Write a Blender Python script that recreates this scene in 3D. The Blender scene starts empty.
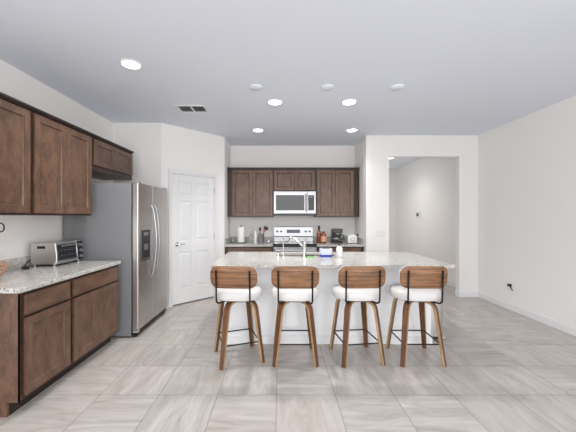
import bpy, bmesh, math, random
from mathutils import Vector, Matrix
PI = math.pi
random.seed(7)
S = bpy.context.scene
C = S.collection

# ------------------------------------------------------------------ camera
H = 1.37
cd = bpy.data.cameras.new('camera'); cam = bpy.data.objects.new('camera', cd); C.objects.link(cam)
cam.location = (0, 0, H); cam.rotation_euler = (PI/2, 0, 0)
cd.sensor_width = 36; cd.lens = 36*300/576; cd.shift_x = 9/576; cd.shift_y = 1/576; cd.clip_start = .05
S.camera = cam
# ------------------------------------------------------------------ world
w = bpy.data.worlds.new('world'); S.world = w; w.use_nodes = True
bg = w.node_tree.nodes['Background']; bg.inputs[0].default_value = (.86, .92, 1, 1); bg.inputs[1].default_value = 1.0
# ------------------------------------------------------------------ daylight through the patio windows behind the camera, plus added fill lamps
def area(name, loc, rot, sx, sy, power, col, spread=PI):
    l = bpy.data.lights.new(name, 'AREA'); l.shape = 'RECTANGLE'; l.size = sx; l.size_y = sy; l.energy = power; l.color = col; l.spread = spread
    o = bpy.data.objects.new(name, l); C.objects.link(o); o.location = loc; o.rotation_euler = rot
    return o
area('daylight_patio', (.5, -3.5, 1.40), (PI/2-.32, 0, 0), 4.6, 2.2, 88, (1, .985, .965))
area('fill_side_left', (-2.15, -2.2, 1.45), (PI/2-.32, 0, -PI/2), 2.6, 1.6, 80, (1, .985, .965))  # fill lamp added at an assumed side window for more ambient light
area('fill_side_right', (3.1, -2.2, 1.45), (PI/2-.32, 0, PI/2), 2.6, 1.6, 80, (1, .985, .965))  # second added fill lamp, facing in from the right
area('fill_hall', (1.64, 7.3, 1.45), (PI/2-.2, 0, -PI/2), 1.5, 1.8, 10, (1, .985, .965))  # unseen lamp added to brighten the hall; the wall behind has no window
# ------------------------------------------------------------------ exposure
S.view_settings.view_transform = 'Standard'; S.view_settings.look = 'None'
S.view_settings.exposure = 0.34; S.view_settings.gamma = 1; S.view_settings.use_curve_mapping = False
S.cycles.max_bounces = 10; S.cycles.diffuse_bounces = 7; S.cycles.sample_clamp_indirect = 6

# ------------------------------------------------------------------ materials
def mat(name, col, rough=.5, metal=0, **k):
    m = bpy.data.materials.new(name); m.use_nodes = True
    b = m.node_tree.nodes['Principled BSDF']
    b.inputs['Base Color'].default_value = (*col, 1); b.inputs['Roughness'].default_value = rough; b.inputs['Metallic'].default_value = metal
    for n, v in k.items(): b.inputs[n].default_value = v
    return m
class N:
    def __init__(s, m): s.m = m; s.t = m.node_tree; s.b = s.t.nodes['Principled BSDF']
    def n(s, typ, **k):
        x = s.t.nodes.new(typ)
        for a, v in k.items(): setattr(x, a, v)
        return x
    def l(s, a, b): s.t.links.new(a, b)
    def coord(s, kind='Object', scale=(1,1,1)):
        tc = s.n('ShaderNodeTexCoord'); mp = s.n('ShaderNodeMapping'); mp.inputs['Scale'].default_value = scale
        s.l(tc.outputs[kind], mp.inputs[0]); return mp.outputs[0]
    def noise(s, vec, scale, detail=4, rough=.6, dist=0):
        x = s.n('ShaderNodeTexNoise'); x.inputs['Scale'].default_value = scale; x.inputs['Detail'].default_value = detail
        x.inputs['Roughness'].default_value = rough; x.inputs['Distortion'].default_value = dist; s.l(vec, x.inputs['Vector']); return x.outputs[0]
    def ramp(s, fac, stops):
        r = s.n('ShaderNodeValToRGB'); e = r.color_ramp.elements
        while len(e) < len(stops): e.new(.5)
        for i, (p, c) in enumerate(stops): e[i].position = p; e[i].color = (*c, 1)
        s.l(fac, r.inputs[0]); return r.outputs[0]
    def mix(s, f, a, b, mode='MIX'):
        x = s.n('ShaderNodeMix', data_type='RGBA', blend_type=mode)
        for i, v in ((0, f), (6, a), (7, b)):
            if hasattr(v, 'is_output'): s.l(v, x.inputs[i])
            elif i == 0: x.inputs[i].default_value = v
            else: x.inputs[i].default_value = (*v, 1)
        return x.outputs[2]
    def math(s, op, a, b=None):
        x = s.n('ShaderNodeMath', operation=op)
        for i, v in enumerate((a, b)):
            if v is None: continue
            if hasattr(v, 'is_output'): s.l(v, x.inputs[i])
            else: x.inputs[i].default_value = v
        return x.outputs[0]
    def bump(s, h, strength=.1, dist=.01):
        x = s.n('ShaderNodeBump'); x.inputs['Strength'].default_value = strength; x.inputs['Distance'].default_value = dist
        s.l(h, x.inputs['Height']); s.l(x.outputs[0], s.b.inputs['Normal'])
    def base(s, c): s.l(c, s.b.inputs['Base Color'])

def paint(name, col, rough=.75, b=.12):
    m = mat(name, col, rough); q = N(m); v = q.coord(); q.bump(q.noise(v, 90, 3), b, .004)
    q.base(q.mix(q.noise(v, 1.3, 2), tuple(c*.975 for c in col), col)); return m
M = {}
M['wall'] = paint('wall_paint', (.868, .852, .836))
M['ceiling'] = paint('daylit_ceiling_paint', (.765, .812, .895), .85)  # white paint with the blue of the daylight put into its colour
M['trim'] = mat('white_trim', (.80, .805, .815), .4)
M['island'] = paint('island_paint', (.86, .875, .90), .4, .03)

def wood(name, c0, c1, scale=(9,9,1.1), rough=.38, f=3.0, streak=.5):
    m = mat(name, c1, rough); q = N(m); v = q.coord('Object', scale)
    oi = q.n('ShaderNodeObjectInfo'); ad = q.n('ShaderNodeVectorMath', operation='ADD')
    sc = q.n('ShaderNodeVectorMath', operation='SCALE'); q.l(oi.outputs['Location'], sc.inputs[0]); sc.inputs['Scale'].default_value = 3.7
    q.l(v, ad.inputs[0]); q.l(sc.outputs[0], ad.inputs[1]); v = ad.outputs[0]
    a = q.noise(v, f, 6, .65, .4); b2 = q.noise(v, f*5, 3, .6)
    k = q.math('ADD', q.math('MULTIPLY', a, 1-streak*.5), q.math('MULTIPLY', b2, streak*.5))
    q.base(q.ramp(k, [(.34, c0), (.66, c1)])); q.bump(b2, .06, .002); return m
M['cab'] = wood('cabinet_stained_wood', (.068, .035, .022), (.185, .101, .064), (5,5,2.2), .34)
M['cabframe_shade'] = wood('cabinet_frame_shaded_stained_wood', (.018, .009, .006), (.050, .026, .017), (7,7,1.6), .4)  # darker frame stain, deepened with the shade of the gaps between doors
M['cabh'] = wood('cabinet_stained_wood_horizontal', (.068, .035, .022), (.185, .101, .064), (1.5,1.5,5), .34)
M['cabdark'] = mat('cabinet_crown_stain', (.022, .012, .009), .4)
M['walnut'] = wood('walnut_veneer', (.038, .017, .008), (.40, .195, .09), (.7, 3, 24), .42, 2.6, .75)
M['legwood'] = wood('walnut_leg', (.055, .022, .010), (.20, .088, .038), (10,10,.9), .42, 2.5)
M['ply'] = wood('plywood_edge', (.26, .15, .065), (.50, .33, .17), (20,20,1.2), .5, 2.5)
M['black'] = mat('black_metal', (.012, .012, .013), .35, .6)
M['blackp'] = mat('black_plastic', (.012, .012, .014), .3)
M['leather'] = paint('white_leather', (.66, .65, .64), .45, .08)
M['white'] = mat('white_plastic', (.78, .78, .78), .3)
M['chrome'] = mat('chrome', (.72, .73, .75), .14, 1)
def steel(name, col, rough, sc=(1,1,60)):
    m = mat(name, col, rough, 1); q = N(m); v = q.coord('Object', sc); n = q.noise(v, 6, 3)
    r = q.n('ShaderNodeMapRange'); r.inputs['To Min'].default_value = rough-.08; r.inputs['To Max'].default_value = rough+.1
    q.l(n, r.inputs['Value']); q.l(r.outputs[0], q.b.inputs['Roughness']); q.base(q.mix(n, tuple(c*.9 for c in col), col)); return m
M['steel'] = steel('brushed_steel', (.62, .60, .585), .30)
M['steelb'] = steel('bright_brushed_steel', (.46, .465, .48), .34)
M['fridge_side'] = paint('grey_coated_steel', (.205, .21, .22), .42, .08)
M['glassblack'] = mat('black_glass', (.010, .011, .013), .06)
M['display'] = mat('grey_display', (.10, .12, .16), .2)
M['glass'] = mat('clear_glass', (.92, .96, .96), .03, 0, **{'Transmission Weight': 1.0, 'IOR': 1.45})
M['paper'] = paint('paper_towel', (.88, .88, .87), .9, .2)
M['amber'] = mat('amber_bottle', (.22, .07, .03), .15)
M['copper'] = mat('orange_label', (.72, .34, .20), .5)
M['green'] = mat('green_sponge', (.28, .62, .22), .9)
M['blue'] = mat('blue_label', (.03, .05, .42), .5)
M['tub'] = mat('frosted_tub', (.58, .62, .70), .25)
M['pink'] = mat('red_handle', (.55, .13, .14), .5)
M['peach'] = paint('peach_skin', (.86, .42, .22), .6, .1)
M['wicker'] = mat('tan_wire', (.55, .30, .14), .45)
M['black_rubber'] = mat('black_rubber', (.02,.02,.02), .7)
M['dark'] = mat('dark_void', (.015,.015,.015), .9)
def emis(name, col, s):
    m = mat(name, col, .5); b = m.node_tree.nodes['Principled BSDF']; b.inputs['Emission Color'].default_value = (*col, 1); b.inputs['Emission Strength'].default_value = s; return m
M['lamp'] = emis('lamp_diffuser', (1, .985, .96), 9)

# granite
m = mat('granite', (.7,.7,.68), .16); q = N(m); v = q.coord()
n1 = q.noise(v, 22, 5, .7); n2 = q.noise(v, 75, 3, .7); n3 = q.noise(v, 48, 4, .7, .3)
c = q.ramp(n1, [(.35, (.45,.435,.405)), (.65, (.61,.60,.575))])
c = q.mix(q.ramp(n3, [(.56, (0,0,0)), (.66, (1,1,1))]), c, (.34,.31,.28))
c = q.mix(q.ramp(n2, [(.58, (0,0,0)), (.63, (1,1,1))]), c, (.09,.08,.08))
q.base(c); M['granite'] = m

# floor tile
m = mat('floor_tile', (.6,.57,.54), .30); q = N(m)
tc = q.n('ShaderNodeTexCoord'); TS = .4525
ad = q.n('ShaderNodeVectorMath', operation='SUBTRACT'); q.l(tc.outputs['Object'], ad.inputs[0]); ad.inputs[1].default_value = (-.02-10*TS, 2.31-20*TS, 0)
dv = q.n('ShaderNodeVectorMath', operation='SCALE'); q.l(ad.outputs[0], dv.inputs[0]); dv.inputs['Scale'].default_value = 1/TS
fl = q.n('ShaderNodeVectorMath', operation='FLOOR'); q.l(dv.outputs[0], fl.inputs[0])
fr = q.n('ShaderNodeVectorMath', operation='FRACTION'); q.l(dv.outputs[0], fr.inputs[0])
wn = q.n('ShaderNodeTexWhiteNoise', noise_dimensions='2D'); q.l(fl.outputs[0], wn.inputs['Vector'])
off = q.n('ShaderNodeVectorMath', operation='SCALE'); q.l(wn.outputs['Color'], off.inputs[0]); off.inputs['Scale'].default_value = 37
pos = q.n('ShaderNodeVectorMath', operation='ADD'); q.l(ad.outputs[0], pos.inputs[0]); q.l(off.outputs[0], pos.inputs[1])
def mapped(sc, rot):
    mp = q.n('ShaderNodeMapping'); mp.inputs['Scale'].default_value = sc; mp.inputs['Rotation'].default_value = (0,0,rot); q.l(pos.outputs[0], mp.inputs[0]); return mp.outputs[0]
sa = q.noise(mapped((1.1, 6, 1), .12), 2.0, 8, .68, .8); sb = q.noise(mapped((6, 1.1, 1), -.15), 2.0, 8, .68, .8)
pick = q.math('GREATER_THAN', wn.outputs['Value'], .5)
st = q.n('ShaderNodeMix'); q.l(pick, st.inputs[0]); q.l(sa, st.inputs[2]); q.l(sb, st.inputs[3])
c = q.ramp(st.outputs[0], [(.30, (.33,.30,.278)), (.5, (.46,.43,.405)), (.72, (.59,.56,.535))])
hv = q.n('ShaderNodeSeparateColor'); q.l(wn.outputs['Color'], hv.inputs[0])
c = q.mix(q.math('MULTIPLY', hv.outputs[1], .30), c, (.50,.45,.41))
sp = q.n('ShaderNodeSeparateXYZ'); q.l(fr.outputs[0], sp.inputs[0])
ex = q.math('ABSOLUTE', q.math('SUBTRACT', sp.outputs[0], .5)); ey = q.math('ABSOLUTE', q.math('SUBTRACT', sp.outputs[1], .5))
g = q.math('GREATER_THAN', q.math('MAXIMUM', ex, ey), .5-.0026/TS/1.4)
q.base(q.mix(g, c, (.15,.14,.13)))
q.b.inputs['Roughness'].default_value = .33
M['floor'] = m

# ------------------------------------------------------------------ mesh helpers
def B(): return bmesh.new()
def box(bm, x0, x1, y0, y1, z0, z1, mi=0):
    vs = [bm.verts.new((x, y, z)) for x in (x0, x1) for y in (y0, y1) for z in (z0, z1)]
    for f in ((0,1,3,2),(4,6,7,5),(0,4,5,1),(2,3,7,6),(0,2,6,4),(1,5,7,3)):
        bm.faces.new([vs[i] for i in f]).material_index = mi
    return vs
def quad(bm, pts, mi=0): bm.faces.new([bm.verts.new(p) for p in pts]).material_index = mi
def loft(bm, rings, cap=True, mi=0, closed=False):
    R = [[bm.verts.new(p) for p in r] for r in rings]; n = len(R[0]); k = len(R)
    for i in range(k if closed else k-1):
        a = R[i]; b = R[(i+1) % k]
        for j in range(n):
            bm.faces.new((a[j], a[(j+1)%n], b[(j+1)%n], b[j])).material_index = mi
    if cap and not closed:
        bm.faces.new(R[0][::-1]).material_index = mi; bm.faces.new(R[-1]).material_index = mi
def lathe(bm, prof, cx=0, cy=0, seg=24, mi=0, cap=True):
    loft(bm, [[(cx+r*math.cos(2*PI*j/seg), cy+r*math.sin(2*PI*j/seg), z) for j in range(seg)] for r, z in prof], cap, mi)
def cyl(bm, p0, p1, r, seg=16, r1=None, mi=0):
    tube(bm, [p0, p1], r, seg, mi, r1)
def tube(bm, pts, r, seg=8, mi=0, r1=None, closed=False):
    P = [Vector(p) for p in pts]; n = len(P); rings = []; up = None
    for i, p in enumerate(P):
        if closed: t = P[(i+1) % n]-P[i-1]
        else: t = (P[min(i+1, n-1)]-P[max(i-1, 0)])
        t.normalize()
        if up is None:
            up = Vector((0,0,1)) if abs(t.z) < .9 else Vector((1,0,0))
        a = t.cross(up); a.normalize(); b = a.cross(t); b.normalize(); up = b
        rr = r if r1 is None else r+(r1-r)*i/(n-1)
        rings.append([p+a*rr*math.cos(2*PI*j/seg)+b*rr*math.sin(2*PI*j/seg) for j in range(seg)])
    loft(bm, rings, True, mi, closed)
def arc(pts, rad=.03, n=5):
    P = [Vector(p) for p in pts]; out = [P[0]]
    for i in range(1, len(P)-1):
        a = (P[i-1]-P[i]); b = (P[i+1]-P[i]); k = min(rad, a.length*.49, b.length*.49); a.normalize(); b.normalize()
        s = P[i]+a*k; e = P[i]+b*k
        for j in range(n+1):
            t = j/n; out.append(s*(1-t)**2+P[i]*2*t*(1-t)+e*t*t)
    out.append(P[-1]); return out
def rrect(w, h, r, n=6, cx=0, cy=0):
    pts = []
    for sx, sy, a0 in ((1,1,0),(-1,1,PI/2),(-1,-1,PI),(1,-1,3*PI/2)):
        for j in range(n+1):
            a = a0+PI/2*j/n; pts.append((cx+sx*(w/2-r)+r*math.cos(a), cy+sy*(h/2-r)+r*math.sin(a)))
    return pts
def sphere(bm, c, r, mi=0, seg=16, sz=1):
    prof = [(max(r*math.sin(PI*i/10), .0005), c[2]-r*sz*math.cos(PI*i/10)) for i in range(11)]
    lathe(bm, prof, c[0], c[1], seg, mi)
def obj(name, bm, mats, parent=None, bevel=0, smooth=False, loc=None, rz=None, seg=2):
    bmesh.ops.recalc_face_normals(bm, faces=bm.faces[:])
    me = bpy.data.meshes.new(name); bm.to_mesh(me); bm.free()
    for mm in (mats if isinstance(mats, (list, tuple)) else [mats]): me.materials.append(M[mm] if isinstance(mm, str) else mm)
    o = bpy.data.objects.new(name, me); C.objects.link(o)
    if parent: o.parent = parent
    if loc: o.location = loc
    if rz is not None: o.rotation_euler = (0,0,rz)
    if bevel:
        b = o.modifiers.new('bevel', 'BEVEL'); b.width = bevel; b.segments = seg; b.limit_method = 'ANGLE'; b.angle_limit = .7; b.harden_normals = False
    if smooth:
        for p in me.polygons: p.use_smooth = True
        e = o.modifiers.new('split', 'EDGE_SPLIT'); e.split_angle = math.radians(42)
    return o
def tag(o, label, cat, group=None, kind=None):
    o['label'] = label; o['category'] = cat
    if group: o['group'] = group
    if kind: o['kind'] = kind
    return o
def thing(name, label, cat, loc=(0,0,0), rz=0, group=None):
    o = bpy.data.objects.new(name, None); C.objects.link(o); o.location = loc; o.rotation_euler = (0,0,rz); o.empty_display_size = .1
    return tag(o, label, cat, group)
def struct(name, bm, mats, bevel=0, parent=None):
    o = obj(name, bm, mats, parent, bevel)
    if not parent: o['kind'] = 'structure'
    return o
def dup(root, loc, rz, label, group=None):
    r = root.copy(); C.objects.link(r); r.location = loc; r.rotation_euler = (0,0,rz); r['label'] = label
    if group: r['group'] = group
    for ch in list(root.children):
        c = ch.copy(); C.objects.link(c); c.parent = r
        for g in list(ch.children):
            d = g.copy(); C.objects.link(d); d.parent = c
    return r

# ------------------------------------------------------------------ setting
LX, RX, CZ, YB = -2.47, 3.41, 2.77, -4.0
AY, AX0, AX1 = 5.89, -.955, 1.49          # kitchen alcove
PY = 5.13                                 # wall plane with the hall opening
D0 = Vector((-1.754, 4.46)); D1 = Vector((-.955, 5.255))  # diagonal pantry wall
HY = 8.75
bm = B(); box(bm, LX-.2, RX+.3, YB-.2, HY+.2, -.06, 0); struct('floor', bm, 'floor')
bm = B(); box(bm, LX-.2, RX+.3, YB-.2, HY+.2, CZ, CZ+.06); struct('ceiling', bm, 'ceiling')
SWY0, SWY1, SWZ0, SWZ1 = -3.5, -.9, .6, 2.3
def holed(x0, x1, y1):
    bm = B(); box(bm, x0, x1, YB, SWY0, 0, CZ); box(bm, x0, x1, SWY1, y1, 0, CZ); box(bm, x0, x1, SWY0, SWY1, 0, SWZ0); box(bm, x0, x1, SWY0, SWY1, SWZ1, CZ); return bm
struct('wall_left', holed(LX-.12, LX, 4.46), 'wall')
def added_sidewin(x0, x1, name):
    bm = B()
    for y in (SWY0, (SWY0+SWY1)/2-.025, SWY1-.05): box(bm, x0, x1, y, y+.05, SWZ0, SWZ1)
    box(bm, x0, x1, SWY0, SWY1, SWZ0, SWZ0+.05); box(bm, x0, x1, SWY0, SWY1, SWZ1-.05, SWZ1); struct(name, bm, 'trim')
added_sidewin(LX-.1, LX-.06, 'added_window_left'); added_sidewin(RX+.06, RX+.1, 'added_window_right')  # unseen side windows, added to go with the fill lamps
bm = B(); box(bm, LX-.12, D0.x, 4.46, 4.58, 0, CZ); struct('wall_left_back', bm, 'wall')
# diagonal wall with door hole
du = (D1-D0).normalized(); dn = Vector((du.y, -du.x))        # dn points into the room
LEN = (D1-D0).length
def dp(s, off=0): p = D0+du*s+dn*off; return (p.x, p.y)
def dbox(bm, s0, s1, o0, o1, z0, z1, mi=0):
    vs = [bm.verts.new((*dp(s, o), z)) for s in (s0, s1) for o in (o0, o1) for z in (z0, z1)]
    for f in ((0,1,3,2),(4,6,7,5),(0,4,5,1),(2,3,7,6),(0,2,6,4),(1,5,7,3)): bm.faces.new([vs[i] for i in f]).material_index = mi
S0 = (Vector((-1.633, 4.58))-D0).dot(du); S1 = S0+.765
bm = B(); dbox(bm, 0, S0, -.11, 0, 0, CZ); dbox(bm, S1, LEN, -.11, 0, 0, CZ); dbox(bm, S0, S1, -.11, 0, 2.045, CZ); struct('wall_pantry', bm, 'wall')
bm = B(); box(bm, AX0-.12, AX0, D1.y, AY+.12, 0, CZ); struct('wall_alcove_left', bm, 'wall')
bm = B(); box(bm, AX0-.12, AX1+.12, AY, AY+.12, 0, CZ); struct('wall_back', bm, 'wall')
OX0, OX1, OZ, TH = 1.885, 3.085, 2.405, .11
bm = B(); box(bm, AX1, AX1+.12, PY+TH, AY, 0, CZ); struct('wall_alcove_right', bm, 'wall')
bm = B(); loft(bm, [[(x, y, z) for x, z in ((AX1, 0), (OX0, 0), (OX0, OZ), (OX1, OZ), (OX1, 0), (RX, 0), (RX, CZ), (AX1, CZ))] for y in (PY, PY+TH)]); struct('wall_hall_opening', bm, 'wall', .008)
struct('wall_right', holed(RX, RX+.12, HY), 'wall')
bm = B(); box(bm, AX1, RX+.12, HY, HY+.12, 0, CZ); struct('wall_hall_end', bm, 'wall')
bm = B(); box(bm, AX1, AX1+.1, AY+.12, HY, 0, CZ); struct('wall_hall_left', bm, 'wall')
# wall behind the camera, with its sliding glass doors
WX0, WX1, WZ = -1.8, 2.8, 2.35
bm = B(); box(bm, LX, WX0, YB-.12, YB, 0, CZ); box(bm, WX1, RX, YB-.12, YB, 0, CZ); box(bm, WX0, WX1, YB-.12, YB, WZ, CZ); struct('wall_front', bm, 'wall')
bm = B()
for x in (WX0, -.29, 1.23, WX1-.06): box(bm, x, x+.06, YB-.09, YB-.03, .0, WZ)
box(bm, WX0, WX1, YB-.09, YB-.03, 0, .06); box(bm, WX0, WX1, YB-.09, YB-.03, WZ-.06, WZ)
wnd = struct('window_1', bm, 'trim')

# baseboards
def bb(name, x0, x1, y0, y1): bm = B(); box(bm, x0, x1, y0, y1, 0, .095); struct(name, bm, 'trim', .004)
bb('baseboard_right', RX-.014, RX, YB, PY); bb('baseboard_right_hall', RX-.014, RX, PY+TH, HY)
bm = B(); box(bm, OX1, RX-.014, PY-.014, PY, 0, .095); box(bm, OX1-.014, OX1, PY-.014, PY+TH, 0, .095); box(bm, AX1, OX0, PY-.014, PY, 0, .095); struct('baseboard_back', bm, 'trim', .004)
bb('baseboard_hall', AX1+.1, RX-.014, HY-.014, HY)
bb('baseboard_left', LX, LX+.014, YB, 1.99)
bm = B(); dbox(bm, .0, S0-.062, 0, .014, 0, .095); dbox(bm, S1+.062, LEN, 0, .014, 0, .095); struct('baseboard_pantry', bm, 'trim', .004)
# pantry door and casing
bm = B(); dbox(bm, S0-.06, S0, 0, .018, 0, 2.045); dbox(bm, S1, S1+.06, 0, .018, 0, 2.045); dbox(bm, S0-.06, S1+.06, 0, .018, 2.045, 2.105)
dbox(bm, S0-.001, S0+.015, -.11, 0, 0, 2.045); dbox(bm, S1-.015, S1+.001, -.11, 0, 0, 2.045); dbox(bm, S0, S1, -.11, 0, 2.03, 2.046)
struct('trim_1', bm, 'trim', .004)
DW, DH = S1-S0-.036, 2.012
def door6(bm, W, Hh):
    xs = [.105, W/2-.045, W/2+.045, W-.105]; zs = [(.23, .80), (.98, 1.60), (1.70, 1.90)]
    box(bm, 0, W, .016, .038, 0, Hh)
    for a, b in ((0, xs[0]), (xs[1], xs[2]), (xs[3], W)): box(bm, a, b, 0, .018, 0, Hh)
    zz = [0]+[z for p in zs for z in p]+[Hh]
    for i in range(0, 8, 2):
        for a, b in ((xs[0], xs[1]), (xs[2], xs[3])): box(bm, a, b, 0, .018, zz[i], zz[i+1])
    for z0, z1 in zs:
        for a, b in ((xs[0], xs[1]), (xs[2], xs[3])):
            rings = []
            for d, y in ((.014, .016), (.036, .004)):
                rings.append([(a+d, y, z0+d), (b-d, y, z0+d), (b-d, y, z1-d), (a+d, y, z1-d)])
            loft(bm, rings, True)
bm = B(); door6(bm, DW, DH)
dr = obj('door_1', bm, 'trim', None, .003); dr['kind'] = 'structure'
ang = math.atan2(du.y, du.x); p = dp(S0+.018, -.012)
dr.location = (p[0], p[1], .018); dr.rotation_euler = (0, 0, ang)
bm = B(); cyl(bm, (.065, 0, .93), (.065, -.012, .93), .031, 20); cyl(bm, (.065, -.01, .93), (.065, -.05, .93), .012, 12)
tube(bm, arc([(.065, -.05, .93), (.10, -.052, .933), (.175, -.05, .925)], .02), .009, 8); o = obj('door_handle', bm, 'chrome', dr, 0, True); o['label'] = 'silver lever door handle'
for z in (.25, 1.02, 1.8):
    bm = B(); cyl(bm, (DW+.003, -.008, z-.045), (DW+.003, -.008, z+.045), .007, 8); obj('hinge', bm, 'steelb', dr)
bm = B(); box(bm, LX-.12, LX, 4.58, AY, 0, CZ); box(bm, LX-.12, AX0-.12, AY, AY+.12, 0, CZ); struct('wall_pantry_back', bm, 'wall')
# ------------------------------------------------------------------ ceiling fixtures
def ceil_light(x, y, label, power=11, first=[]):
    if not first:
        t = thing('recessed_light', label, 'ceiling light', (x, y, CZ), 0, 'recessed ceiling lights')
        bm = B(); rings = []
        for r, z in ((.100, 0), (.100, -.004), (.082, -.010), (.074, -.004), (.074, 0)): rings.append([(r*math.cos(2*PI*j/32), r*math.sin(2*PI*j/32), z) for j in range(32)])
        loft(bm, rings, False, 0, True); obj('trim_ring', bm, 'white', t, 0, True)
        bm = B(); lathe(bm, [(.073, -.0005), (.073, -.006), (.04, -.009)], seg=32); obj('diffuser', bm, 'lamp', t, 0, True)
        first.append(t)
    else: t = dup(first[0], (x, y, CZ), 0, label)
    l = bpy.data.lights.new('downlight', 'SPOT'); l.energy = power*4; l.spot_size = math.radians(118 if 4.5 < y < 5 else 140); l.spot_blend = 1; l.shadow_soft_size = .07; l.color = (1, .975, .94)
    o = bpy.data.objects.new('downlight', l); C.objects.link(o); o.location = (x, y, CZ-.02)
for x, y, lb in ((-1.354, 2.745, 'large recessed ceiling light nearest the left wall cabinets'),
                 (-.049, 3.65, 'recessed ceiling light over the left half of the island'),
                 (.853, 3.65, 'recessed ceiling light over the right half of the island'),
                 (-.338, 4.83, 'recessed ceiling light near the back cabinets, left of the range'),
                 (1.175, 4.83, 'recessed ceiling light near the back cabinets, right of the range')):
    ceil_light(x, y, lb, 9 if y > 4.5 else 22)
ceil_light(2.63, 7.1, 'recessed light in the hall ceiling at the opening corner', 9)
cp = None
for x, lb in ((-.248, 'leftmost round white cover plate on the ceiling'), (.517, 'middle round white cover plate on the ceiling'), (1.27, 'rightmost round white cover plate on the ceiling')):
    bm = B(); lathe(bm, [(.072, 0), (.072, -.006), (.060, -.016), (.0005, -.019)], seg=32)
    if cp is None: cp = tag(obj('ceiling_cover_plate', bm, 'ceiling', None, 0, True, (x, 3.23, CZ)), lb, 'cover plate', 'blank pendant cover plates')
    else:
        bm.free(); o = cp.copy(); C.objects.link(o); o.location = (x, 3.23, CZ); o['label'] = lb
t = thing('ceiling_vent', 'white rectangular air vent grille in the ceiling', 'vent', (-1.115, 3.875, CZ))
bm = B(); 
for x0, x1, y0, y1 in ((-.19, .19, -.13, -.10), (-.19, .19, .10, .13), (-.19, -.16, -.1, .1), (.16, .19, -.1, .1), (-.012, .012, -.1, .1)): box(bm, x0, x1, y0, y1, -.010, 0)
obj('frame', bm, 'white', t, .003)
bm = B(); box(bm, -.16, .16, -.1, .1, -.002, -.0005); obj('backing', bm, 'display', t)
bm = B()
for i in range(9):
    y = -.088+i*.022
    for a, b in ((-.16, -.012), (.012, .16)):
        quad(bm, [(a, y-.006, -.009), (b, y-.006, -.009), (b, y+.006, -.002), (a, y+.006, -.002)])
obj('louvers', bm, 'white', t)

# ------------------------------------------------------------------ wall fittings
t = thing('light_switch', 'white three gang rocker switch plate on wall left of the hall opening', 'light switch', (1.735, PY, 1.09))
bm = B(); box(bm, -.08, .08, -.006, 0, -.058, .058); obj('plate', bm, 'white', t, .002)
for i in range(3): bm = B(); box(bm, -.063+i*.046, -.029+i*.046, -.010, -.006, -.034, .034); obj('rocker', bm, 'white', t, .002)
t = thing('wall_outlet', 'white wall outlet with black plug low on the right wall', 'outlet', (RX, 4.41, .335))
bm = B(); box(bm, -.006, 0, -.036, .036, -.058, .058); obj('plate', bm, 'white', t, .002)
bm = B(); box(bm, -.009, -.006, -.017, .017, -.045, -.012); obj('socket', bm, 'white', t, .002)
t = thing('black_plug_adapter', 'small black power adapter plugged into the right wall outlet', 'power adapter', (RX-.007, 4.41, .35))
bm = B(); box(bm, -.035, 0, -.022, .022, 0, .038); obj('body', bm, 'blackp', t, .004)
bm = B(); tube(bm, arc([(-.03, -.01, .02), (-.04, -.045, .012), (-.03, -.06, -.03), (-.012, -.062, -.045)], .02), .007, 8); obj('cord', bm, 'blackp', t, 0, True)
t = thing('wall_thermostat', 'small white wall control with dark screen in the hall', 'thermostat', (RX, 7.34, 1.42))
bm = B(); box(bm, -.02, 0, -.10, .10, -.09, .09); obj('case', bm, 'white', t, .004)
bm = B(); box(bm, -.023, -.02, -.06, .06, -.035, .045); obj('screen', bm, 'display', t)

# ------------------------------------------------------------------ cabinets (local: x along width, front at -y)
def shaker(x0, x1, z0, z1, fr=.058, t=.022, rec=.013):
    bm = B()
    box(bm, x0, x0+fr, -t, 0, z0, z1); box(bm, x1-fr, x1, -t, 0, z0, z1)
    box(bm, x0+fr, x1-fr, -t, 0, z0, z0+fr); box(bm, x0+fr, x1-fr, -t, 0, z1-fr, z1)
    a, b, c, d = x0+fr, x1-fr, z0+fr, z1-fr; e = .008
    loft(bm, [[(a, -t, c), (b, -t, c), (b, -t, d), (a, -t, d)], [(a, -t+.004, c), (b, -t+.004, c), (b, -t+.004, d), (a, -t+.004, d)], [(a+e, -t+rec, c+e), (b-e, -t+rec, c+e), (b-e, -t+rec, d-e), (a+e, -t+rec, d-e)]], False)
    quad(bm, [(a+e, -t+rec, c+e), (b-e, -t+rec, c+e), (b-e, -t+rec, d-e), (a+e, -t+rec, d-e)])
    return bm
def doors(t, x0, x1, z0, z1, n):
    w = (x1-x0-(n-1)*.004)/n
    for i in range(n):
        a = x0+i*(w+.004); obj('door', shaker(a, a+w, z0, z1), 'cab', t, .0015)
def upper(name, label, loc, rz, w, dep, h, n, crown=True, in0=.022, in1=.022, zb=.0, group=None):
    t = thing(name, label, 'cabinet', loc, rz, group)
    bm = B(); box(bm, 0, w, 0, dep, 0, h); bm.faces.ensure_lookup_table(); bm.faces[2].material_index = 1; obj('body', bm, ['cab', 'cabframe_shade'], t, .001)
    doors(t, in0, w-in1, .018+zb, h-.03, n)
    if crown: bm = B(); box(bm, -.0, w, -.028, dep, h, h+.018); box(bm, 0, w, -.016, dep, h-.012, h); obj('crown_trim', bm, 'cabdark', t)
    return t
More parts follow.
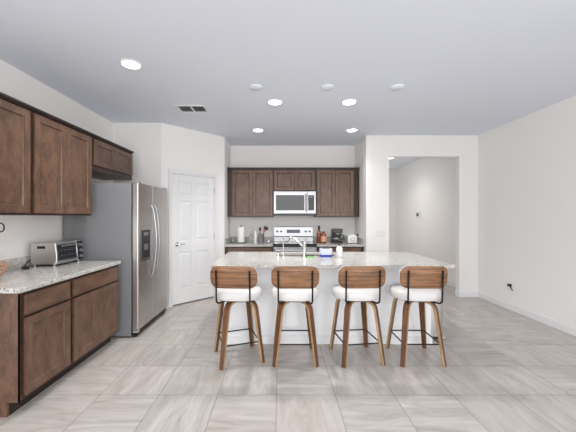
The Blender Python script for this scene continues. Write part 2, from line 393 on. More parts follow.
def base(name, label, loc, rz, w, dep, n, h=.85, in0=.022, in1=.022, drawer=1, end=False):
    t = thing(name, label, 'cabinet', loc, rz)
    bm = B(); box(bm, 0, w, 0, dep, .10, h); bm.faces.ensure_lookup_table(); bm.faces[2].material_index = 1; obj('body', bm, ['cab', 'cabframe_shade'], t, .001)
    bm = B(); box(bm, 0 if not end else .018, w, .075, dep, 0, .10); obj('toe_kick', bm, 'cabdark', t)
    doors(t, in0, w-in1, .125, h-.185, n)
    dw = (w-in0-in1)
    bm = B(); box(bm, in0, w-in1, -.02, 0, h-.165, h-.022); obj('drawer', bm, 'cabh', t, .002)
    if end:
        bm = B(); pr = [(.0, .10), (.075, .10), (.075, 0), (dep, 0), (dep, h), (0, h)]; loft(bm, [[(x, y, z) for y, z in pr] for x in (-.001, .018)])
        obj('end_panel', bm, 'cab', t, .001)
    return t
R90 = PI/2
FX = -1.785
base('base_cabinet', 'nearest lower cabinet on the left wall, single door under one drawer', (FX, 2.05, 0), R90, .51, -LX+FX-.001, 1, end=True, in0=.045)
base('base_cabinet', 'lower cabinet on the left wall beside the refrigerator, two doors', (FX, 2.561, 0), R90, .755, -LX+FX-.001, 2)
UZ, UH = 1.385, .885
UX = -2.07
upper('wall_cabinet', 'nearest upper cabinet on the left wall, cut by the photo edge', (UX, 2.04, UZ), R90, .455, -LX+UX-.001, UH, 1)
upper('wall_cabinet', 'tall two door upper cabinet on the left wall above the toaster oven', (UX, 2.496, UZ), R90, .81, -LX+UX-.001, UH, 2)
upper('wall_cabinet', 'short two door cabinet above the refrigerator', (UX, 3.307, 1.885), R90, .915, -LX+UX-.001, .385, 2, zb=.045)
# back wall run
UY = AY-.335
bz, bh = 1.37, .895
upper('wall_cabinet', 'two door upper cabinet on the back wall left of the microwave', (AX0+.002, UY, bz), 0, .848, .333, bh, 2, in0=.09, in1=.012)
upper('wall_cabinet', 'short two door cabinet above the microwave', (-.105, UY, 1.845), 0, .782, .333, .42, 2, in0=.015, in1=.02)
upper('wall_cabinet', 'two door upper cabinet on the back wall right of the microwave', (.679, UY, bz), 0, .808, .333, bh, 2, in0=.025, in1=.11)
BY = AY-.625
base('base_cabinet', 'lower cabinet on the back wall left of the range, behind the island', (AX0+.002, BY, 0), 0, .845, .62, 2, in0=.06)
base('base_cabinet', 'lower cabinet on the back wall right of the range, behind the island', (.668, BY, 0), 0, .82, .62, 2, in1=.06)

# worktops
def worktop(name, label, boxes, splash, loc=(0,0,0)):
    bm = B()
    for b_ in boxes: box(bm, *b_)
    o = tag(obj(name, bm, 'granite', None, .004), label, 'countertop')
    for b_, lb in splash:
        bm = B(); box(bm, *b_); tag(obj('granite_backsplash', bm, 'granite', None, .002), lb, 'backsplash')
    return o
CT = .885
worktop('granite_countertop', 'speckled granite worktop along the left wall by the refrigerator', [(LX+.001, -1.755, 2.03, 3.335, .851, CT)], [((LX+.001, LX+.021, 2.03, 3.335, CT, CT+.10), 'low speckled granite upstand on the left wall behind the toaster oven')])
worktop('granite_countertop', 'granite worktop on the back wall left of the range', [(AX0+.001, -.106, BY-.03, AY-.001, .851, CT)], [((AX0+.001, -.106, AY-.021, AY-.001, CT, CT+.10), 'granite upstand on the back wall behind the paper towels'), ((AX0+.001, AX0+.021, BY-.03, AY-.021, CT, CT+.10), 'short granite upstand on the alcove side wall left of the paper towels')])
worktop('granite_countertop', 'granite worktop on the back wall right of the range', [(.665, AX1-.001, BY-.03, AY-.001, .851, CT)], [((.665, AX1-.001, AY-.021, AY-.001, CT, CT+.10), 'granite upstand on the back wall behind the coffee maker'), ((AX1-.021, AX1-.001, BY-.03, AY-.021, CT, CT+.10), 'short granite upstand on the alcove side wall right of the toaster')])

# ------------------------------------------------------------------ island
IX0, IX1, IY0, IY1 = -.60, 1.64, 3.24, 4.12
t = thing('kitchen_island', 'long white panelled kitchen island body under the granite worktop', 'kitchen island', ((IX0+IX1)/2, 3.7, 0))
def rel(x0, x1, y0, y1, z0, z1): cx = (IX0+IX1)/2; return (x0-cx, x1-cx, y0-3.7, y1-3.7, z0, z1)
bm = B(); box(bm, *rel(IX0, IX1, IY0, IY0+.03, 0, .850)); box(bm, *rel(IX0, IX0+.03, IY0+.03, IY1, 0, .85)); box(bm, *rel(IX1-.03, IX1, IY0+.03, IY1, 0, .85)); box(bm, *rel(IX0+.03, IX1-.03, IY1-.02, IY1, .1, .85)); obj('body', bm, 'island', t, .002)
bm = B(); box(bm, *rel(IX0-.012, IX1+.012, IY0-.012, IY0, 0, .09)); box(bm, *rel(IX0-.012, IX0, IY0, IY1, 0, .09)); box(bm, *rel(IX1, IX1+.012, IY0, IY1, 0, .09)); obj('base_trim', bm, 'trim', t, .003)
for i in range(3):
    a = IX0+.04+i*.72; bm = shaker(a-(IX0+IX1)/2, a+.71-(IX0+IX1)/2, .125, .84)
    bmesh.ops.rotate(bm, verts=bm.verts[:], cent=(0,0,0), matrix=Matrix.Rotation(PI, 3, 'Z')); bmesh.ops.translate(bm, verts=bm.verts[:], vec=(0, IY1-3.7, 0)); obj('door', bm, 'cab', t)
SX0, SX1, SY0, SY1 = -.03, .72, 3.70, 4.06
TX0, TX1, TY0, TY1 = -.697, 1.78, 3.03, 4.19
bm = B()
xs = [TX0, SX0, SX1, TX1]; ys = [TY0, SY0, SY1, TY1]
for z, flip in ((CT, 0), (.851, 1)):
    pass
V = {}
for k, z in enumerate((.851, CT)):
    for i, x in enumerate(xs):
        for j, y in enumerate(ys): V[i, j, k] = bm.verts.new((x, y, z))
for k in (0, 1):
    for i in range(3):
        for j in range(3):
            if (i, j) != (1, 1): bm.faces.new([V[i, j, k], V[i+1, j, k], V[i+1, j+1, k], V[i, j+1, k]])
for i in range(3):
    bm.faces.new([V[i, 0, 0], V[i+1, 0, 0], V[i+1, 0, 1], V[i, 0, 1]]); bm.faces.new([V[i, 3, 0], V[i+1, 3, 0], V[i+1, 3, 1], V[i, 3, 1]])
    bm.faces.new([V[0, i, 0], V[0, i+1, 0], V[0, i+1, 1], V[0, i, 1]]); bm.faces.new([V[3, i, 0], V[3, i+1, 0], V[3, i+1, 1], V[3, i, 1]])
for a, b in (((1,1),(2,1)), ((2,1),(2,2)), ((2,2),(1,2)), ((1,2),(1,1))):
    bm.faces.new([V[(*a, 0)], V[(*b, 0)], V[(*b, 1)], V[(*a, 1)]])
tag(obj('granite_countertop', bm, 'granite', None, .004), 'large speckled granite top of the island, nearest the stools', 'countertop')
t = thing('kitchen_sink', 'stainless undermount sink set in the island worktop', 'sink', ((SX0+SX1)/2, (SY0+SY1)/2, .65))
hx, hy = (SX1-SX0)/2+.006, (SY1-SY0)/2+.006
bm = B(); box(bm, -hx, hx, -hy, hy, 0, .004); box(bm, -hx, -hx+.004, -hy, hy, .004, .2); box(bm, hx-.004, hx, -hy, hy, .004, .2); box(bm, -hx+.004, hx-.004, -hy, -hy+.004, .004, .2); box(bm, -hx+.004, hx-.004, hy-.004, hy, .004, .2); obj('basin', bm, 'steel', t)
bm = B(); lathe(bm, [(.04, .004), (.04, .008), (.02, .006)], 0, 0, 20); obj('drain', bm, 'chrome', t, 0, True)

# ------------------------------------------------------------------ refrigerator (front faces +X)
FY0, FY1, FZ = 3.395, 4.30, 1.765
t = thing('refrigerator', 'stainless steel side by side refrigerator beside the left cabinets', 'refrigerator', (-2.03, (FY0+FY1)/2, 0))
def fr(x0, x1, y0, y1, z0, z1): return (x0+2.03, x1+2.03, y0-(FY0+FY1)/2, y1-(FY0+FY1)/2, z0, z1)
bm = B(); box(bm, *fr(-2.44, -1.675, FY0, FY1, .02, FZ-.01)); obj('body', bm, 'fridge_side', t, .004)
bm = B(); box(bm, *fr(-1.675, -1.615, FY0+.01, FY1-.01, .025, .075)); obj('base_grille', bm, 'black', t, .003)
for y in (FY0+.04, FY1-.04):
    bm = B(); lathe(bm, [(.018, 0), (.018, .03)], -1.645+2.03, y-(FY0+FY1)/2, 12); obj('foot', bm, 'blackp', t)
SEAM = 3.79
for nm, a, b in (('freezer_door', FY0+.002, SEAM-.007), ('fridge_door', SEAM+.007, FY1-.002)):
    bm = B(); box(bm, *fr(-1.665, -1.593, a, b, .085, FZ)); d = obj(nm, bm, 'steel', t, .012, False, seg=3); d['label'] = 'brushed stainless door'
    y = (SEAM-.045 if nm[1] == 'r' and nm[0:2] == 'fr' and nm.startswith('freezer') else SEAM+.045)-(FY0+FY1)/2
    x = -1.593+2.03
    bm = B(); tube(bm, [(x-.002+.064*math.sin(PI*k/20)**.55, y, 1.52-.90*k/20) for k in range(21)], .012, 10)
    obj('handle', bm, 'steelb', d, 0, True)
    if nm.startswith('freezer'):
        bm = B(); box(bm, x-.001, x+.004, 3.49-(FY0+FY1)/2, 3.68-(FY0+FY1)/2, .865, 1.205)
        for yy0, yy1, z0, z1 in ((3.49, 3.68, .855, .865), (3.49, 3.68, 1.205, 1.215), (3.482, 3.49, .855, 1.215), (3.68, 3.688, .855, 1.215)): box(bm, x-.001, x+.008, yy0-(FY0+FY1)/2, yy1-(FY0+FY1)/2, z0, z1)
        obj('dispenser', bm, 'blackp', d, .001)
        ym = (FY0+FY1)/2
        for nm2, a, b2, c0, c1, ww in (('dispenser_display', 3.53, 3.64, 1.15, 1.19, .007), ('dispenser_lever', 3.55, 3.57, .98, 1.05, .014), ('dispenser_lever', 3.60, 3.62, .98, 1.05, .014), ('drip_tray', 3.50, 3.67, .872, .882, .012)):
            bm = B(); box(bm, x+.004, x+ww, a-ym, b2-ym, c0, c1); obj(nm2, bm, 'steelb', d)
for a in (FY0+.02, FY1-.09): bm = B(); box(bm, *fr(-1.68, -1.60, a, a+.07, FZ-.01, FZ+.012)); obj('hinge_cover', bm, 'fridge_side', t, .003)
bm = B(); box(bm, *fr(-1.66, -1.60, FY0+.004, FY0+.05, .055, .083)); obj('hinge', bm, 'chrome', t, .003)

# ------------------------------------------------------------------ range
RC = .28; RY = AY-.665
t = thing('kitchen_range', 'stainless electric range with back control panel on the back wall', 'range', (RC, RY, 0))
bm = B(); box(bm, -.378, .378, .03, .655, .02, .885); obj('body', bm, 'steelb', t, .003)
bm = B(); box(bm, -.379, .379, .0, .60, .885, .900); obj('cooktop', bm, 'glassblack', t, .003)
for x, y, r in ((-.19, .16, .10), (.19, .16, .085), (-.19, .43, .075), (.19, .43, .10)):
    bm = B(); rings = []
    for rr, z in ((r, .9), (r, .902), (r-.008, .902), (r-.008, .9)): rings.append([(x+rr*math.cos(2*PI*j/24), y+rr*math.sin(2*PI*j/24), z) for j in range(24)])
    loft(bm, rings, False, 0, True); obj('burner_ring', bm, 'display', t)
bm = B(); rings = [[(-.378, y, z), (.378, y, z), (.378, .655, z), (-.378, .655, z)] for y, z in ((.575, .90), (.575, .985), (.590, 1.0), (.602, 1.175), (.625, 1.185))]
loft(bm, rings); bg_ = obj('control_panel', bm, 'steelb', t, .003)
for x in (-.315, -.24, .24, .315):
    bm = B(); cyl(bm, (x, .597, 1.09), (x, .567, 1.09), .021, 16, .018); obj('knob', bm, 'blackp', bg_, 0, True)
bm = B(); box(bm, -.13, .13, .588, .60, 1.06, 1.125); obj('display', bm, 'display', bg_, .001)
bm = B(); box(bm, -.375, .375, -.005, .03, .235, .835); d = obj('oven_door', bm, 'steelb', t, .004)
bm = B(); box(bm, -.27, .27, -.008, -.004, .36, .68); obj('window', bm, 'glassblack', d)
bm = B(); tube(bm, [(-.34, -.045, .79), (.34, -.045, .79)], .014, 12); cyl(bm, (-.31, -.045, .79), (-.31, -.004, .79), .009, 8); cyl(bm, (.31, -.045, .79), (.31, -.004, .79), .009, 8); obj('handle', bm, 'steelb', d, 0, True)
bm = B(); box(bm, -.375, .375, .0, .03, .845, .885); obj('front_rail', bm, 'blackp', t, .002)
bm = B(); box(bm, -.375, .375, -.002, .03, .05, .225); obj('storage_drawer', bm, 'steelb', t, .004)
# ------------------------------------------------------------------ microwave
t = thing('microwave', 'stainless over the range microwave below the short cabinet', 'microwave', (.288, AY-.40, 1.395))
bm = B(); box(bm, -.385, .385, .02, .398, 0, .443); obj('body', bm, 'steelb', t, .003)
bm = B(); box(bm, -.385, .225, -.012, .02, .04, .443); d = obj('door', bm, 'steelb', t, .004)
bm = B(); box(bm, -.345, .175, -.015, -.012, .095, .375); obj('window', bm, 'glassblack', d)
bm = B(); tube(bm, arc([(.205, -.012, .385), (.205, -.05, .38), (.205, -.05, .09), (.205, -.012, .085)], .02), .011, 10); obj('handle', bm, 'steelb', d, 0, True)
bm = B(); box(bm, .228, .385, -.012, .02, .04, .443); cp_ = obj('control_panel', bm, 'steelb', t, .004)
bm = B(); box(bm, .245, .355, -.015, -.012, .095, .375); obj('keypad', bm, 'blackp', cp_)
bm = B(); box(bm, .26, .34, -.017, -.015, .325, .36); obj('display', bm, 'display', cp_)
bm = B(); box(bm, -.38, .38, -.005, .02, 0, .036); obj('vent_strip', bm, 'blackp', t, .002)

# ------------------------------------------------------------------ bar stools
def stool():
    t = thing('bar_stool', '', 'bar stool', (0,0,0), 0, 'bar stools in a row at the island')
    # seat cushion
    bm = B(); rings = []
    for ins, z in ((.05, .592), (.012, .595), (0, .615), (0, .650), (.008, .668), (.03, .680), (.08, .686)):
        rings.append([(x, y*.95+.005, z) for x, y in rrect(.45-2*ins, .42-2*ins, max(.17-ins, .05), 8)])
    loft(bm, rings); obj('seat', bm, 'leather', t, 0, True)
    bm = B(); rings = []
    for ins, z in ((.0, .582), (.0, .592)): rings.append([(x, y, z) for x, y in rrect(.34, .32, .12, 6)])
    loft(bm, rings); obj('seat_plate', bm, 'black', t)
    # backrest: rounded panel curved about the sitter
    def back(yoff, th, w, h, r, mi_name, nm, bulge=0):
        bm = B(); out = rrect(w, h, r, 8)
        def P(x, z, y): 
            zz = .821+z; yy = -.232+yoff+y+ .75*x*x - (z)*.10
            return (x, yy, zz)
        # layers with inner fan grid
        def layer(y, ins):
            ring = []
            for x, z in out:
                k = 1-ins/(w/2); kz = 1-ins/(h/2); ring.append((x*k, z*kz, y))
            return ring
        L = [layer(0, .004), layer(.004, 0), layer(th-.006-bulge*.4, 0), layer(th-.002, .004+bulge), layer(th, .012+bulge*1.6)]
        R = [[bm.verts.new(P(*p)) for p in l] for l in L]; n = len(out)
        for a, b in zip(R, R[1:]):
            for j in range(n): bm.faces.new((a[j], a[(j+1)%n], b[(j+1)%n], b[j]))
        for base_, s in ((0, -1), (len(L)-1, 1)):
            cur = R[base_]; l0 = L[base_]
            for k in (.85, .7, .5, .3, .1):
                nx = [bm.verts.new(P(p[0]*k, p[1]*k, p[2])) for p in l0]
                for j in range(n): bm.faces.new((cur[j], cur[(j+1)%n], nx[(j+1)%n], nx[j]))
                cur = nx
            bm.faces.new(cur)
        return obj(nm, bm, mi_name, t, 0, True)
    back(0, .012, .438, .208, .075, 'walnut', 'backrest')
    back(.013, .026, .437, .209, .076, 'leather', 'back_cushion', .004)
    for s in (-1, 1):
        x = s*.155
        bm = B(); tube(bm, arc([(x, -.236, .887), (x, -.228, .80), (x, -.217, .60), (x*.92, -.20, .578), (x*.6, -.10, .578)], .03, 5), .0080, 8); obj('back_rod', bm, 'black', t, 0, True)
    # bent wood legs
    for k in range(4):
        a = PI/4+k*PI/2; ca, sa_ = math.cos(a), math.sin(a); tx, ty = -sa_, ca
        path = [(v[0], v[1]) for v in arc([(.272, 0, 0), (.186, .568, 0), (.02, .569, 0)], .085, 8)]
        bm = B(); rings = []
        n = len(path)
        for i, (r, z) in enumerate(path):
            p0 = path[max(i-1, 0)]; p1 = path[min(i+1, n-1)]; d = Vector((p1[0]-p0[0], p1[1]-p0[1])).normalized(); nr = Vector((d.y, -d.x))
            wd = (.021+.008*min(1, z/.35)); th = .012
            ring = []
            for su, sv in ((1,1),(-1,1),(-1,-1),(1,-1)):
                rr = r+nr.x*th*sv; zz = z+nr.y*th*sv
                ring.append((ca*rr+tx*wd*su, sa_*rr+ty*wd*su, zz if i else max(0, zz)*0))
            rings.append(ring)
        Rv = [[bm.verts.new(p) for p in r] for r in rings]
        for i in range(n-1):
            for j in range(4): bm.faces.new((Rv[i][j], Rv[i][(j+1)%4], Rv[i+1][(j+1)%4], Rv[i+1][j])).material_index = (0, 1, 0, 1)[j]
        bm.faces.new(Rv[0]); bm.faces.new(Rv[-1])
        obj('leg', bm, ['legwood', 'ply'], t, .003)
    # footrest ring
    bm = B(); r = .242*math.cos(PI/4); c4 = [(r,r,.195), (-r,r,.195), (-r,-r,.195), (r,-r,.195)]
    for i in range(4): tube(bm, [c4[i], c4[(i+1)%4]], .0068, 8)
    obj('footrest', bm, 'black', t, 0, True)
    bm = B(); lathe(bm, [(.07, .5795), (.07, .584)], seg=20); obj('swivel', bm, 'black', t)
    return t
st0 = stool()
def place(first, loc, base_rot, seat_rot, label):
    if first: r = st0; r.location = loc; r.rotation_euler = (0,0,base_rot); r['label'] = label
    else: r = dup(st0, loc, base_rot, label)
    for ch in r.children:
        if ch.name.split('.')[0] in ('seat', 'seat_plate', 'backrest', 'back_cushion', 'back_rod'): ch.rotation_euler = (0,0,seat_rot-base_rot)
R = math.radians
place(False, (.152, 2.935, 0), 0, R(-1), 'bar stool second from the left, squared to the island')
place(False, (.755, 2.945, 0), R(7.8), R(2), 'bar stool third from the left, in front of the soap bottle')
place(False, (1.325, 2.938, 0), 0, R(0), 'rightmost bar stool, beside the trash can')
place(True, (-.398, 2.938, 0), R(19.9), R(-5), 'leftmost bar stool, its legs turned to the left')

# ------------------------------------------------------------------ island top items
t = thing('kitchen_faucet', 'chrome pull out faucet rising beside the island sink', 'faucet', (.305, 3.60, CT))
bm = B(); lathe(bm, [(.027, 0), (.027, .008), (.019, .014), (.018, .17), (.020, .18), (.014, .195)], seg=20); obj('body', bm, 'chrome', t, 0, True)
bm = B(); tube(bm, arc([(0, .0, .10), (-.055, .05, .165), (-.13, .13, .235), (-.16, .165, .215)], .03), .0145, 12); obj('spout', bm, 'chrome', t, 0, True)
bm = B(); cyl(bm, (-.15, .15, .232), (-.178, .18, .18), .017, 14, .021); obj('spray_head', bm, 'chrome', t, 0, True)
bm = B(); tube(bm, [(0, 0, .185), (.02, -.01, .215), (.045, -.02, .235)], .006, 8); obj('lever', bm, 'chrome', t, 0, True)
t = thing('filter_faucet', 'slim chrome drinking water faucet left of the main faucet', 'faucet', (.052, 3.60, CT))
bm = B(); lathe(bm, [(.018, 0), (.018, .02), (.008, .035), (.008, .05)], seg=16); obj('body', bm, 'chrome', t, 0, True)
bm = B(); tube(bm, arc([(0,0,.04), (0,0,.205), (0,.05,.235), (0,.09,.205), (0,.095,.17)], .04), .0052, 8); obj('spout', bm, 'chrome', t, 0, True)
t = thing('soap_dispenser', 'low chrome soap dispenser at the left corner of the sink', 'soap dispenser', (-.012, 3.61, CT))
bm = B(); lathe(bm, [(.020, 0), (.020, .018), (.010, .026), (.010, .05), (.016, .052), (.012, .06)], seg=16); obj('body', bm, 'chrome', t, 0, True)
bm = B(); tube(bm, [(0,0,.05), (-.01,.045,.05), (-.012,.06,.042)], .006, 8); obj('nozzle', bm, 'chrome', t, 0, True)
t = thing('dish_sponge', 'bright green sponge beside the faucet on the island', 'sponge', (.37, 3.60, CT), .1)
bm = B(); box(bm, -.045, .045, -.03, .03, 0, .022); obj('pad', bm, 'green', t, .006)
bm = B(); box(bm, -.045, .045, -.03, .03, .0222, .030); obj('scourer', bm, 'blackp', t, .002)
t = thing('detergent_tub', 'frosted tub with blue label and dark lid on the island', 'tub', (.558, 3.575, CT))
bm = B(); loft(bm, [[(x, y, z) for x, y in rrect(w_, w_*.72, .03, 5)] for w_, z in ((.135, 0), (.140, .01), (.148, .10), (.142, .112))]); obj('tub', bm, 'tub', t, 0, True)
bm = B(); loft(bm, [[(x, y, z) for x, y in rrect(w_, w_*.73, .03, 5)] for w_, z in ((.1415, .012), (.1445, .040))], False); obj('label_band', bm, 'blue', t, 0, True)
bm = B(); loft(bm, [[(x, y, z) for x, y in rrect(w_, w_*.72, .02, 5)] for w_, z in ((.10, .112), (.10, .124), (.06, .134))]); obj('lid', bm, 'blackp', t, 0, True)
t = thing('hand_soap_bottle', 'white pump soap bottle with black pump on the island', 'soap bottle', (.728, 3.62, CT))
bm = B(); lathe(bm, [(.034, 0), (.038, .005), (.038, .105), (.030, .125), (.013, .133), (.013, .14)], seg=24); obj('bottle', bm, 'white', t, 0, True)
bm = B(); lathe(bm, [(.014, .138), (.014, .15), (.005, .152), (.005, .172), (.010, .173), (.010, .18)], seg=14); tube(bm, [(0,0,.176), (-.0,-.035,.172)], .005, 8); obj('pump', bm, 'blackp', t, 0, True)

# ------------------------------------------------------------------ back counter items
Y = 5.60
t = thing('paper_towel_holder', 'white paper towel roll on a black stand, back counter', 'paper towel holder', (-.71, Y, CT))
bm = B(); lathe(bm, [(.078, 0), (.078, .008), (.01, .012)], seg=28); lathe(bm, [(.006, .012), (.006, .315), (.011, .32), (.009, .335)], seg=10); obj('stand', bm, 'blackp', t, 0, True)
bm = B(); lathe(bm, [(.062, .014), (.064, .018), (.064, .292), (.062, .295), (.02, .295), (.02, .285)], seg=28); obj('roll', bm, 'paper', t, 0, True)
t = thing('glass_bottle', 'tall clear bottle with metal stopper beside the paper towels', 'bottle', (-.515, Y, CT))
bm = B(); lathe(bm, [(.028, 0), (.031, .005), (.031, .17), (.014, .215), (.012, .25)], seg=20); obj('bottle', bm, 'glass', t, 0, True)
bm = B(); lathe(bm, [(.015, .25), (.016, .285), (.009, .30)], seg=16); obj('stopper', bm, 'steel', t, 0, True)
t = thing('milk_glass_bottle', 'white glass bottle between clear bottle and utensil crock', 'bottle', (-.44, Y+.02, CT))
bm = B(); lathe(bm, [(.03, 0), (.033, .005), (.033, .15), (.018, .19), (.016, .225)], seg=20); obj('bottle', bm, 'white', t, 0, True)
bm = B(); lathe(bm, [(.018, .225), (.018, .24)], seg=16); obj('cap', bm, 'steelb', t, 0, True)
t = thing('utensil_crock', 'shiny metal crock that holds the cooking utensils', 'crock', (-.335, Y-.02, CT))
bm = B(); lathe(bm, [(.050, 0), (.053, .004), (.055, .165), (.057, .17), (.052, .17), (.050, .01)], seg=26, cap=False); lathe(bm, [(.05, .0), (.05, .01)], seg=26); obj('crock', bm, 'steelb', t, 0, True)
def utensil(name, label, p0, p1, head, hm, mat_h='blackp'):
    t = thing(name, label, 'utensil', (-.335, Y-.02, CT), 0)
    bm = B(); cyl(bm, p0, p1, .006, 8); obj('handle', bm, hm, t, 0, True)
    p0 = Vector(p0); p1 = Vector(p1); d = (p1-p0).normalized(); bm = B()
    rings = []
    sx = Vector((d.z, 0, -d.x)).normalized(); sy = d.cross(sx)
    for f, w_ in ((0, .006), (.25, head[0]*.8), (.6, head[0]), (.9, head[0]*.8), (1, head[0]*.4)):
        c_ = p1+d*head[1]*f; rings.append([c_+sx*w_*math.cos(2*PI*j/12)+sy*head[2]*math.sin(2*PI*j/12) for j in range(12)])
    loft(bm, rings); obj('head', bm, mat_h, t, 0, True)
utensil('ladle', 'black ladle leaning right out of the metal crock', (-.03, .012, .012), (.072, .012, .235), (.045, .08, .018), 'blackp')
utensil('spatula', 'black spatula standing upright in the metal crock', (-.005, .034, .012), (-.02, .036, .22), (.026, .07, .005), 'blackp')
utensil('slotted_spoon', 'red handled spoon leaning right in the metal crock', (-.025, -.022, .012), (.05, -.022, .20), (.024, .06, .008), 'pink', 'pink')
utensil('whisk', 'grey whisk leaning left in the metal crock', (-.012, -.006, .012), (-.043, -.006, .20), (.018, .08, .015), 'steel', 'steel')
bm = B(); lathe(bm, [(.02, 0), (.036, .02), (.036, .045), (.02, .065), (.006, .072)], seg=20)
tag(obj('sugar_bowl', bm, 'chrome', None, 0, True, (-.185, 5.55, CT)), 'small round silver pot between utensil crock and range', 'pot')
bm = B(); lathe(bm, [(.04, 0), (.045, .004), (.048, .075), (.044, .075), (.041, .008)], seg=22)
tag(obj('glass_tumbler', bm, 'glass', None, 0, True, (-.86, 5.62, CT)), 'short clear glass left of the paper towel roll', 'glass')
t = thing('amber_bottle', 'tall dark amber bottle with black cap right of the range', 'bottle', (.755, 5.66, CT))
bm = B(); lathe(bm, [(.042, 0), (.045, .006), (.045, .17), (.030, .22), (.018, .235), (.017, .25)], seg=24); obj('bottle', bm, 'amber', t, 0, True)
bm = B(); lathe(bm, [(.021, .25), (.021, .315), (.017, .32)], seg=16); obj('cap', bm, 'blackp', t, 0, True)
t = thing('spice_bottle', 'shorter brown bottle with orange label by the range', 'bottle', (.825, 5.56, CT))
bm = B(); lathe(bm, [(.050, 0), (.053, .006), (.053, .15), (.04, .175), (.03, .185), (.03, .215), (.026, .22)], seg=24); obj('bottle', bm, 'amber', t, 0, True)
bm = B(); lathe(bm, [(.0538, .03), (.0538, .135)], seg=24, cap=False); obj('label', bm, 'copper', t, 0, True)
t = thing('coffee_maker', 'black drip coffee maker with glass carafe on the back counter', 'coffee maker', (1.085, 5.62, CT))
bm = B(); box(bm, -.09, .09, -.11, .11, 0, .03); box(bm, -.09, .09, .04, .11, .03, .19); box(bm, -.09, .09, -.10, .11, .19, .265); obj('body', bm, 'blackp', t, .008)
bm = B(); lathe(bm, [(.05, .034), (.064, .06), (.062, .12), (.045, .155), (.048, .17)], 0, -.035, 22); obj('carafe', bm, 'glass', t, 0, True)
bm = B(); tube(bm, arc([(.045, -.05, .16), (.105, -.075, .155), (.105, -.075, .07), (.06, -.05, .06)], .02), .008, 8); obj('carafe_handle', bm, 'blackp', t, 0, True)
bm = B(); lathe(bm, [(.05, .17), (.05, .182)], 0, -.035, 20); obj('carafe_lid', bm, 'steel', t, 0, True)
t = thing('toaster', 'white toaster with rounded end right of the coffee maker', 'toaster', (1.345, 5.60, CT))
def loaf(w_, h_, y0, y1, r_):
    o_ = [(-w_/2, .01)]+[(-w_/2+r_-r_*math.cos(PI/2*j/6), h_-r_+r_*math.sin(PI/2*j/6)) for j in range(7)]+[(w_/2-r_+r_*math.sin(PI/2*j/6), h_-r_+r_*math.cos(PI/2*j/6)) for j in range(7)]+[(w_/2, .01)]
    return [[(x, y, z) for x, z in o_] for y in (y0, y1)]
bm = B(); loft(bm, loaf(.165, .165, -.12, .12, .06)); obj('body', bm, 'white', t, .004)
bm = B(); loft(bm, loaf(.10, .115, -.125, -.12, .045)); obj('end_plate', bm, 'steelb', t)
bm = B(); box(bm, -.018, .018, -.145, -.125, .075, .09); obj('lever', bm, 'white', t, .003)
bm = B(); tube(bm, arc([(1.245, 5.66, CT+.006), (1.215, 5.72, CT+.006), (.96, 5.62, CT+.006), (.915, 5.56, CT+.006)], .06), .005, 6)
bmesh.ops.translate(bm, verts=bm.verts[:], vec=(-1.0, -5.7, -CT))
# small cord with plug
bm.free()
t = thing('wall_outlet', 'outlet with black plug on the right side wall of the cooking alcove', 'outlet', (AX1, 5.62, 1.06))
bm = B(); box(bm, -.006, -.0005, -.036, .036, -.058, .058); obj('plate', bm, 'white', t, .002)
bm = B(); box(bm, -.03, -.006, -.014, .014, -.04, -.01); obj('plug', bm, 'blackp', t, .003)

# ------------------------------------------------------------------ left counter items
t = thing('toaster_oven', 'silver toaster oven on the left counter beside the refrigerator', 'toaster oven', (-2.295, 3.12, CT))
# local: x -.125 (wall) .. +.125 (front, +X)
bm = B(); rings = []
for y in (-.20, -.197, .197, .20):
    i = .003 if abs(y) == .20 else 0
    rings.append([(-.125+i, y, .022+i), (.118-i, y, .022+i), (.125-i, y, .10), (.108-i, y, .232-i), (-.125+i, y, .232-i)])
loft(bm, rings); obj('body', bm, 'steel', t)
bm = B(); box(bm, -.06, .02, -.2015, -.2, .175, .20); obj('side_vent', bm, 'black', t)
def fx(z): return .125-(max(z-.10, 0))*.129
bm = B(); a = [(fx(z)+.002, y, z) for z, y in ((.05,-.18),(.05,.10),(.215,.10),(.215,-.18))]; b_ = [(p[0]+.008, p[1], p[2]) for p in a]; loft(bm, [a, b_]); d = obj('door', bm, 'glassblack', t, .001)
bm = B()
for z in (.045, .21):
    x = fx(z)+.006; box(bm, x-.004, x+.008, -.185, .105, z, z+.012)
for y in (-.195, .098): tube(bm, [(fx(.04)+.004, y, .035), (fx(.13)+.006, y, .13), (fx(.225)+.004, y, .228)], .009, 8)
obj('door_frame', bm, 'steelb', d)
bm = B(); tube(bm, [(fx(.19)+.032, -.15, .198), (fx(.19)+.032, .07, .198)], .008, 10); 
for y in (-.13, .05): cyl(bm, (fx(.19)+.005, y, .198), (fx(.19)+.032, y, .198), .005, 8)
obj('handle', bm, 'steelb', d, 0, True)
bm = B()
for z in (.10, .15):
    for y in (-.15, -.10, -.05, 0, .05): box(bm, fx(z)+.0105, fx(z)+.012, y, y+.035, z, z+.005)
obj('rack', bm, 'steelb', d)
bm = B(); a = [(fx(z)+.001, y, z) for z, y in ((.03,.112),(.03,.195),(.225,.195),(.225,.112))]; loft(bm, [a, [(p[0]+.006, p[1], p[2]) for p in a]]); cpn = obj('control_panel', bm, 'glassblack', t)
for z in (.065, .125, .185): bm = B(); cyl(bm, (fx(z)+.006, .152, z), (fx(z)+.032, .152, z), .022, 16, .018); obj('knob', bm, 'steelb', cpn, 0, True)
for x in (-.10, .09):
    for y in (-.175, .175): bm = B(); lathe(bm, [(.016, 0), (.018, .022)], x, y, 12); obj('foot', bm, 'steelb', t, 0, True)
bm = B(); tube(bm, arc([(.0, .12, .075), (-.02, .05, .055), (-.015, .0, .008), (.02, -.06, .006), (.055, -.085, .008), (.06, -.06, .01)], .04), .005, 8); cyl(bm, (.045, -.10, .012), (.075, -.06, .012), .012, 10)
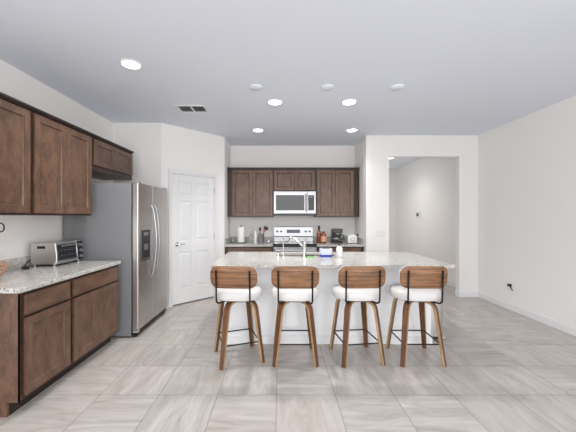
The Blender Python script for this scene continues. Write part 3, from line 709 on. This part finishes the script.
tag(obj('power_cord', bm, 'blackp', None, 0, True, (-2.43, 2.88, CT)), 'black power cord bunched behind the toaster oven', 'cord')
t = thing('fruit_basket', 'tan wire fruit basket with tall black banana hook, left counter edge', 'basket', (-2.338, 2.425, CT))
bm = B()
for r_, z in ((.06, .006), (.095, .04), (.104, .075), (.110, .105)):
    tube(bm, [(r_*math.cos(2*PI*j/28), r_*math.sin(2*PI*j/28), z) for j in range(28)], .0035, 6, 0, None, True)
for j in range(14):
    a = 2*PI*j/14; tube(bm, [(r_*math.cos(a), r_*math.sin(a), z) for r_, z in ((.03, .006), (.06, .006), (.095, .04), (.104, .075), (.110, .105))], .0028, 6)
obj('wire_bowl', bm, 'wicker', t, 0, True)
bm = B(); tube(bm, arc([(-.104, 0, .08), (-.108, 0, .36), (-.03, 0, .44), (.112, 0, .435), (.118, 0, .375), (.075, 0, .36), (.06, 0, .39)], .05, 6), .005, 8); obj('hook', bm, 'black', t, 0, True)
pf = None
for x, y, z, lb in ((.05, -.02, .058, 'peach in the fruit basket, nearest the counter front'), (-.02, .045, .058, 'peach in the fruit basket, at the back'), (-.03, -.04, .058, 'peach in the fruit basket, nearest the photo edge'), (.015, .0, .118, 'peach on top of the others in the fruit basket')):
    bm = B(); sphere(bm, (0,0,0), .036)
    if pf is None: pf = tag(obj('peach', bm, 'peach', None, 0, True, (-2.338+x, 2.425+y, CT+z)), lb, 'fruit', 'peaches in the basket')
    else: bm.free(); o = pf.copy(); C.objects.link(o); o.location = (-2.338+x, 2.425+y, CT+z); o['label'] = lb

# ------------------------------------------------------------------ trash can past the island end
t = thing('trash_can', 'slim stainless pedal trash can at the right end of the island', 'trash can', (1.762, 3.47, 0))
bm = B(); loft(bm, [[(x, y, z) for x, y in rrect(.18, .22, .04, 6)] for z in (.03, .60)]); obj('body', bm, 'steel', t, 0, True)
bm = B(); loft(bm, [[(x, y, z) for x, y in rrect(.186, .226, .04, 6)] for z in (.0, .03)]); obj('base', bm, 'blackp', t, 0, True)
bm = B(); loft(bm, [[(x, y, z) for x, y in rrect(.185-i, .225-i, .04, 6)] for z, i in ((.60, 0), (.63, 0), (.645, .03))]); obj('lid', bm, 'steel', t, 0, True)
bm = B(); box(bm, .02, .085, -.15, -.10, .012, .035); obj('pedal', bm, 'chrome', t, .004)
